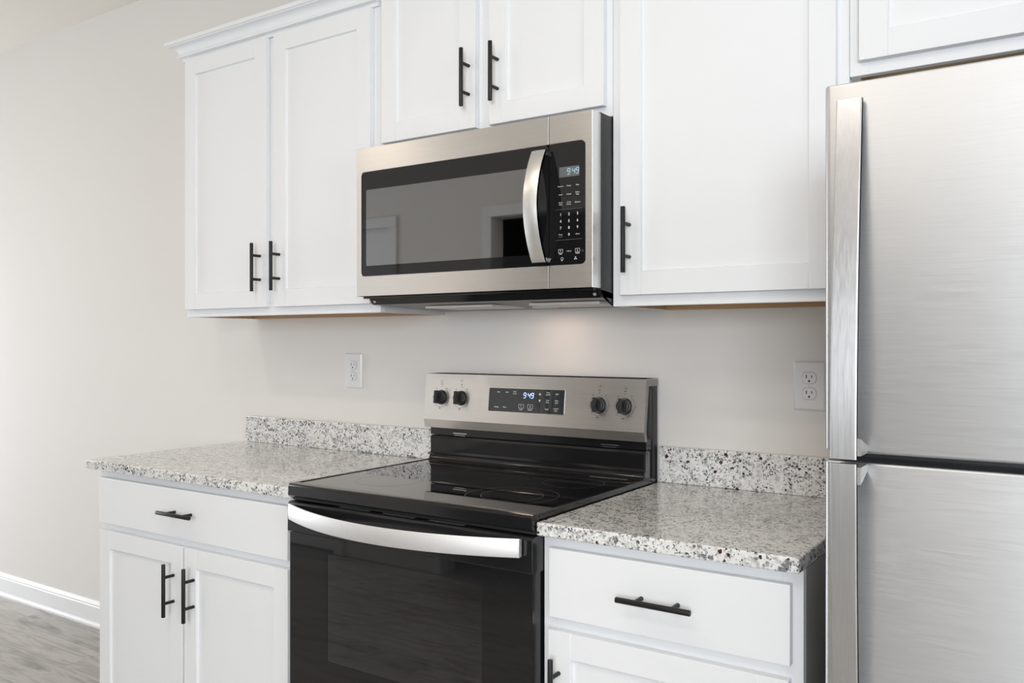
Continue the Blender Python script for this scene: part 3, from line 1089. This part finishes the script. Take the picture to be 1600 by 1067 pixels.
    p.prism([(ya, za), (ym, zm), (yb, zb), (yb + .010, zb), (ym + .011, zm), (ya + .010, za - .008), (-.0165, za - .008), (-.0165, za)], 'X', x0, x1, M['steel'], .0006, 1)
    p.prism([(ya + .0012, za - .001), (ym + .0012, zm), (yb + .0012, zb + .001), (yb + .011, zb + .001), (ym + .013, zm), (ya + .014, za - .020), (-.018, za - .020), (-.018, za - .001)], 'X', x1 + .0001, x1 + .0009, M['satin'])
    cp = p.build('control_panel', root, smooth=20)
    up = Vector((0, ya - ym, za - zm)).normalized()
    ax = Vector((1, 0, 0))
    nn = ax.cross(up)              # outward normal (towards -Y)
    def on(x, z, off=0.0):
        t = (z - zm) / (za - zm)
        return Vector((x, ym + (ya - ym) * t, z)) + nn * off
    # display
    d = MB()
    def plate(mb, xa, xb, zaa, zbb, off, mt, r=.003, thick=.0012):
        pts = rrect(xa, xb, zaa, zbb, r, 4)
        mb.quadmesh([[on(q[0], q[1], off - thick) for q in pts], [on(q[0], q[1], off) for q in pts]], mt, closed=True)
    plate(d, .2485, .5125, 1.0835, 1.1555, .0004, M['bright'], .004)
    plate(d, .2505, .5105, 1.0855, 1.1540, .0008, M['film'], .003)
    digits(d, '9:49', 0, 0, .0145, M['led_blue'], on(.3730, 1.1280, .0012), ax, up)
    d.build('clock_display', cp, smooth=0)
    LS = [MB() for _ in range(4)]
    def at_x(x):
        return LS[0] if x < .33 else LS[1] if x < .41 else LS[2] if x < .44 else LS[3]
    def T(s, x, z, size=.0050, mt='white_ink', off=.0011, bold=.00008, at=None):
        at_x(at or x).text(s, size, on(x, z, off), M[mt], ax, up, .0001, 'CENTER', bold)
    T('Bake', .2850, 1.1425); T('Broil', .3150, 1.1425); T('Keep', .3425, 1.1450, at=.3); T('Warm', .3425, 1.1390, at=.3)
    T('Settings', .2800, 1.0985); T('Steam', .3090, 1.0990)
    T('Timer', .4560, 1.1455); T('Set/Off', .4560, 1.1395); T('Light', .4860, 1.1425)
    T('Cook', .4555, 1.1235); T('Time', .4555, 1.1175); T('Delay', .4855, 1.1235); T('Start', .4855, 1.1175)
    T('Clock', .4540, 1.0985); T('Control', .4845, 1.1010); T('Lock', .4845, 1.0950)
    def tri(x, z, s):
        q = [on(x - .004, z - s * .003, .0011), on(x + .004, z - s * .003, .0011), on(x, z + s * .004, .0011)]
        t = bmesh.new(); t.faces.new([t.verts.new(v) for v in q]); at_x(x)._merge(t, M['white_ink'])
    tri(.4290, 1.1410, 1); tri(.4290, 1.1215, -1)
    for x, s, nm in ((.3670, '>', 'START'), (.3980, 'x', 'CANCEL')):
        for u0, u1, v0, v1 in ((-.009, .009, .0052, .006), (-.009, .009, -.006, -.0052), (-.009, -.0082, -.006, .006), (.0082, .009, -.006, .006)):
            plate(at_x(x), x + u0, x + u1, 1.1035 + v0, 1.1035 + v1, .0010, M['white_ink'], .0001, .0001)
        T(s, x, 1.1040, .0085); T(nm, x, 1.0935, .0040)
    # knob legends: burner locator dots, OFF, tick, scale ring
    KN = ((.0730, 1.1190), (.1500, 1.1190), (.6250, 1.1170), (.7030, 1.1170))
    def TK(s, x, z):
        D.text(s, .0042, on(x, z, .0002), M['black_ink'], ax, up, .0001, 'CENTER', .00008)
    for i, (kx, kz) in enumerate(KN):
        kx2 = kx - .004
        D = MB()
        for u in (0, 1):
            for v in (0, 1):
                big = (u, v) == ((0, 0), (0, 1), (1, 1), (1, 0))[i]
                s = .0014 if big else .0008
                plate(D, kx2 - .003 + u * .006 - s, kx2 - .003 + u * .006 + s, kz + .0475 + v * .006 - s, kz + .0475 + v * .006 + s, .0002, M['black_ink'], .0004, .0001)
        TK('OFF', kx2, kz + .0405)
        plate(D, kx2 - .0012, kx2 + .0012, kz + .0325, kz + .0350, .0002, M['black_ink'], .0003, .0001)
        n = 60
        t = bmesh.new()
        r1, r2 = .0300, .0294
        for j in range(n):
            a0, a1 = 2 * math.pi * j / n, 2 * math.pi * (j + 1) / n
            am = math.degrees((a0 + a1) / 2)
            if 55 < am < 130 or (i == 3 and 262 < am < 275):
                continue
            q = []
            for a, r in ((a0, r1), (a1, r1), (a1, r2), (a0, r2)):
                q.append(t.verts.new(on(kx2 + r * math.cos(a), kz + r * math.sin(a), .0002)))
            t.faces.new(q)
        D._merge(t, M['black_ink'])
        for a, s in ((55, 'HI'), (0, '8'), (-50, '6'), (-95, 'MED'), (-135, '4'), (180, '2'), (128, 'LO')):
            a = math.radians(a)
            TK(s, kx2 + .0335 * math.cos(a), kz + .0335 * math.sin(a))
        D.build('knob_legend', cp, smooth=0)
    for q in LS:
        q.build('key_lettering', cp, smooth=0)['label'] = 'white key lettering'
    # knobs: round skirt and a high straight grip
    for kx, kz in KN:
        kx -= .004
        k = MB()
        k.cyl(on(kx, kz, 0), on(kx, kz, .0035), .0225, M['blackmatt'], 40, .001)
        k.cyl(on(kx, kz, .0035), on(kx, kz, .0180), .0205, M['blackmatt'], 40, .003, .0190)
        # grip bar, tapered
        pts = []
        for w_, off in ((.0072, .006), (.0048, .0330)):
            hl = .0205 if off < .01 else .0195
            pts.append([on(kx - w_, kz - hl, off), on(kx + w_, kz - hl, off), on(kx + w_, kz + hl, off), on(kx - w_, kz + hl, off)])
        t = bmesh.new()
        V = [[t.verts.new(q) for q in row] for row in pts]
        for j in range(4):
            t.faces.new((V[0][j], V[0][(j + 1) % 4], V[1][(j + 1) % 4], V[1][j]))
        t.faces.new(V[1]); t.faces.new(list(reversed(V[0])))
        bmesh.ops.recalc_face_normals(t, faces=t.faces)
        bmesh.ops.bevel(t, geom=list(t.edges), offset=.0012, segments=2, profile=.5, affect='EDGES')
        k._merge(t, M['blackmatt'])
        k.build('knob', root, smooth=35)
    # oven door
    dz0, dz1 = .205, .7975
    wx0, wx1, wz0, wz1 = .1420, .6230, .4850, .7560
    yd = -.6500
    d = MB()
    d.frame(x0 + .0035, x1 - .0035, dz0, dz1 + .0005, wx0, wx1, wz0, wz1, yd, -.6035, M['blackglass'], .002, .001)
    # upper band that carries the handle
    d.prism([(-.6035, .7975), (yd - .003, .7975), (yd - .006, .8010), (yd - .006, .8700), (yd - .003, .8755), (yd + .006, .8770), (-.6035, .8770)], 'X', x0, x1, M['black'], .002, 2)
    for i in range(3):
        xa = .175 + i * .145
        d.box(xa, xa + .10, -.640, -.628, .8765, .8774, M['panelgrey'])
    for i in range(5):
        xa = .12 + i * .10
        d.box(xa, xa + .075, -.622, -.614, .8765, .8772, M['bright'])
    dr = d.build('oven_door', root, smooth=30)
    MB().box(wx0 - .001, wx1 + .001, yd + .0008, yd + .0045, wz0 - .001, wz1 + .001, M['ovenglass']).build('window_glass', dr, smooth=0)
    # handle: bowed steel strip
    h = MB()
    N = 40
    rings = []
    for i in range(N + 1):
        t_ = i / N
        x = .0230 + (.7350 - .0230) * t_
        y = -.670 - .082 * (1 - (2 * t_ - 1) ** 2)
        z0_, z1_ = .8335, .8740
        rings.append([(x, y + .009, z0_ + .002), (x, y + .001, z0_), (x, y - .0008, z0_ + .003), (x, y - .0018, (z0_ + z1_) / 2), (x, y - .0008, z1_ - .003), (x, y + .001, z1_), (x, y + .009, z1_ - .002)])
    h.quadmesh(rings, M['hsteel'], closed=True)
    for xa in (.0240, .7220):
        h.box(xa, xa + .012, -.672, yd - .0055, .838, .870, M['black'], .001)
    hh = h.build('handle', dr, smooth=40)
    hh['label'] = 'bowed brushed steel oven handle'
    # storage drawer below
    MB().box(x0 + .0035, x1 - .0035, -.646, -.6035, .045, .198, M['black'], .003, 2).build('storage_drawer', root, smooth=30)
kitchen_range()

# ------------------------------------------------------------------ refrigerator
def refrigerator():
    x0, x1 = 1.4000, 2.1600
    yf = -.8370
    root = thing('refrigerator', ((x0 + x1) / 2, -.42, 0), 'stainless steel top-freezer refrigerator at the right edge of the photo', 'refrigerator')
    m = MB()
    m.box(x0 + .004, x1 - .004, -.755, -.040, .035, 1.6650, M['fridgebox'], .004)
    m.box(x0 + .03, x1 - .03, -.74, -.70, .0, .036, M['blackmatt'])
    for fx in (x0 + .06, x1 - .06):
        m.cyl((fx, -.10, 0), (fx, -.10, .036), .02, M['blackmatt'], 16)
    m.box(x0 + .012, x1 - .012, -.768, -.755, .06, 1.660, M['blackmatt'])
    m.build('cabinet_body', root, smooth=30)
    h = MB().box(x1 - .10, x1 - .02, -.80, -.70, 1.665, 1.683, M['fridgebox'], .003)
    h.build('hinge_cover', root, smooth=0)
    def door(z0, z1):
        # outline in plan: gently rolled vertical edges
        pts = [(x0, -.7700), (x0, yf + .0090)]
        for i in range(1, 7):
            a = math.radians(90 * i / 6)
            pts.append((x0 + .009 * (1 - math.cos(a)), yf + .009 - .009 * math.sin(a)))
        n = 12
        for i in range(1, n):
            t = i / n
            pts.append((x0 + .009 + (x1 - x0 - .018) * t, yf - .004 * math.sin(math.pi * t)))
        for i in range(6, 0, -1):
            a = math.radians(90 * i / 6)
            pts.append((x1 - .009 * (1 - math.cos(a)), yf + .009 - .009 * math.sin(a)))
        pts += [(x1, yf + .0090), (x1, -.7700)]
        d = MB().prism(pts, 'Z', z0, z1, M['fridge'], .0035, 3)
        return d
    up = door(1.1270, 1.6800)
    up.box(x0 + .006, x1 - .006, -.815, -.772, 1.1235, 1.1275, M['fridgebox'])
    up = up.build('freezer_door', root, smooth=35)
    up['label'] = 'upper freezer door'
    lo = door(.0600, 1.1120).build('lower_door', root, smooth=35)
    # flat strip handles, thickest reach next to the gap between the doors
    def handle(parent, z_near, z_far, length_dir):
        N = 24
        rings = []
        xa, xb = 1.4205, 1.4570
        for i in range(N + 1):
            t = i / N
            z = z_far + (z_near - z_far) * t
            reach = .0135 + .0385 * math.sin(t * math.pi / 2) ** 1.0
            y = yf - reach
            rings.append([(xa, y + .008, z), (xa, y + .001, z), (xa + .002, y, z), (xb - .002, y, z), (xb, y + .001, z), (xb, y + .008, z)])
        h = MB().quadmesh(rings, M['steelv'], closed=True)
        s = 1 if z_near > z_far else -1
        # bracket holding the standing end to the door
        yy = yf - .046
        h.prism([(yy, z_near - s * .0050), (yf + .001, z_near - s * .0050), (yf + .001, z_near - s * .0150), (yy, z_near - s * .0300)], 'X', xa + .004, xb + .005, M['satin'])
        h.box(xa + .004, xb - .004, yf - .012, yf + .001, min(z_far, z_far + s * .03), max(z_far, z_far + s * .03), M['bright'])
        return h.build('handle', parent, smooth=14)
    handle(up, 1.1220, 1.6520, 1)['label'] = 'flat steel freezer handle'
    handle(lo, 1.1155, .3900, -1)['label'] = 'flat steel handle of the lower door'
refrigerator()
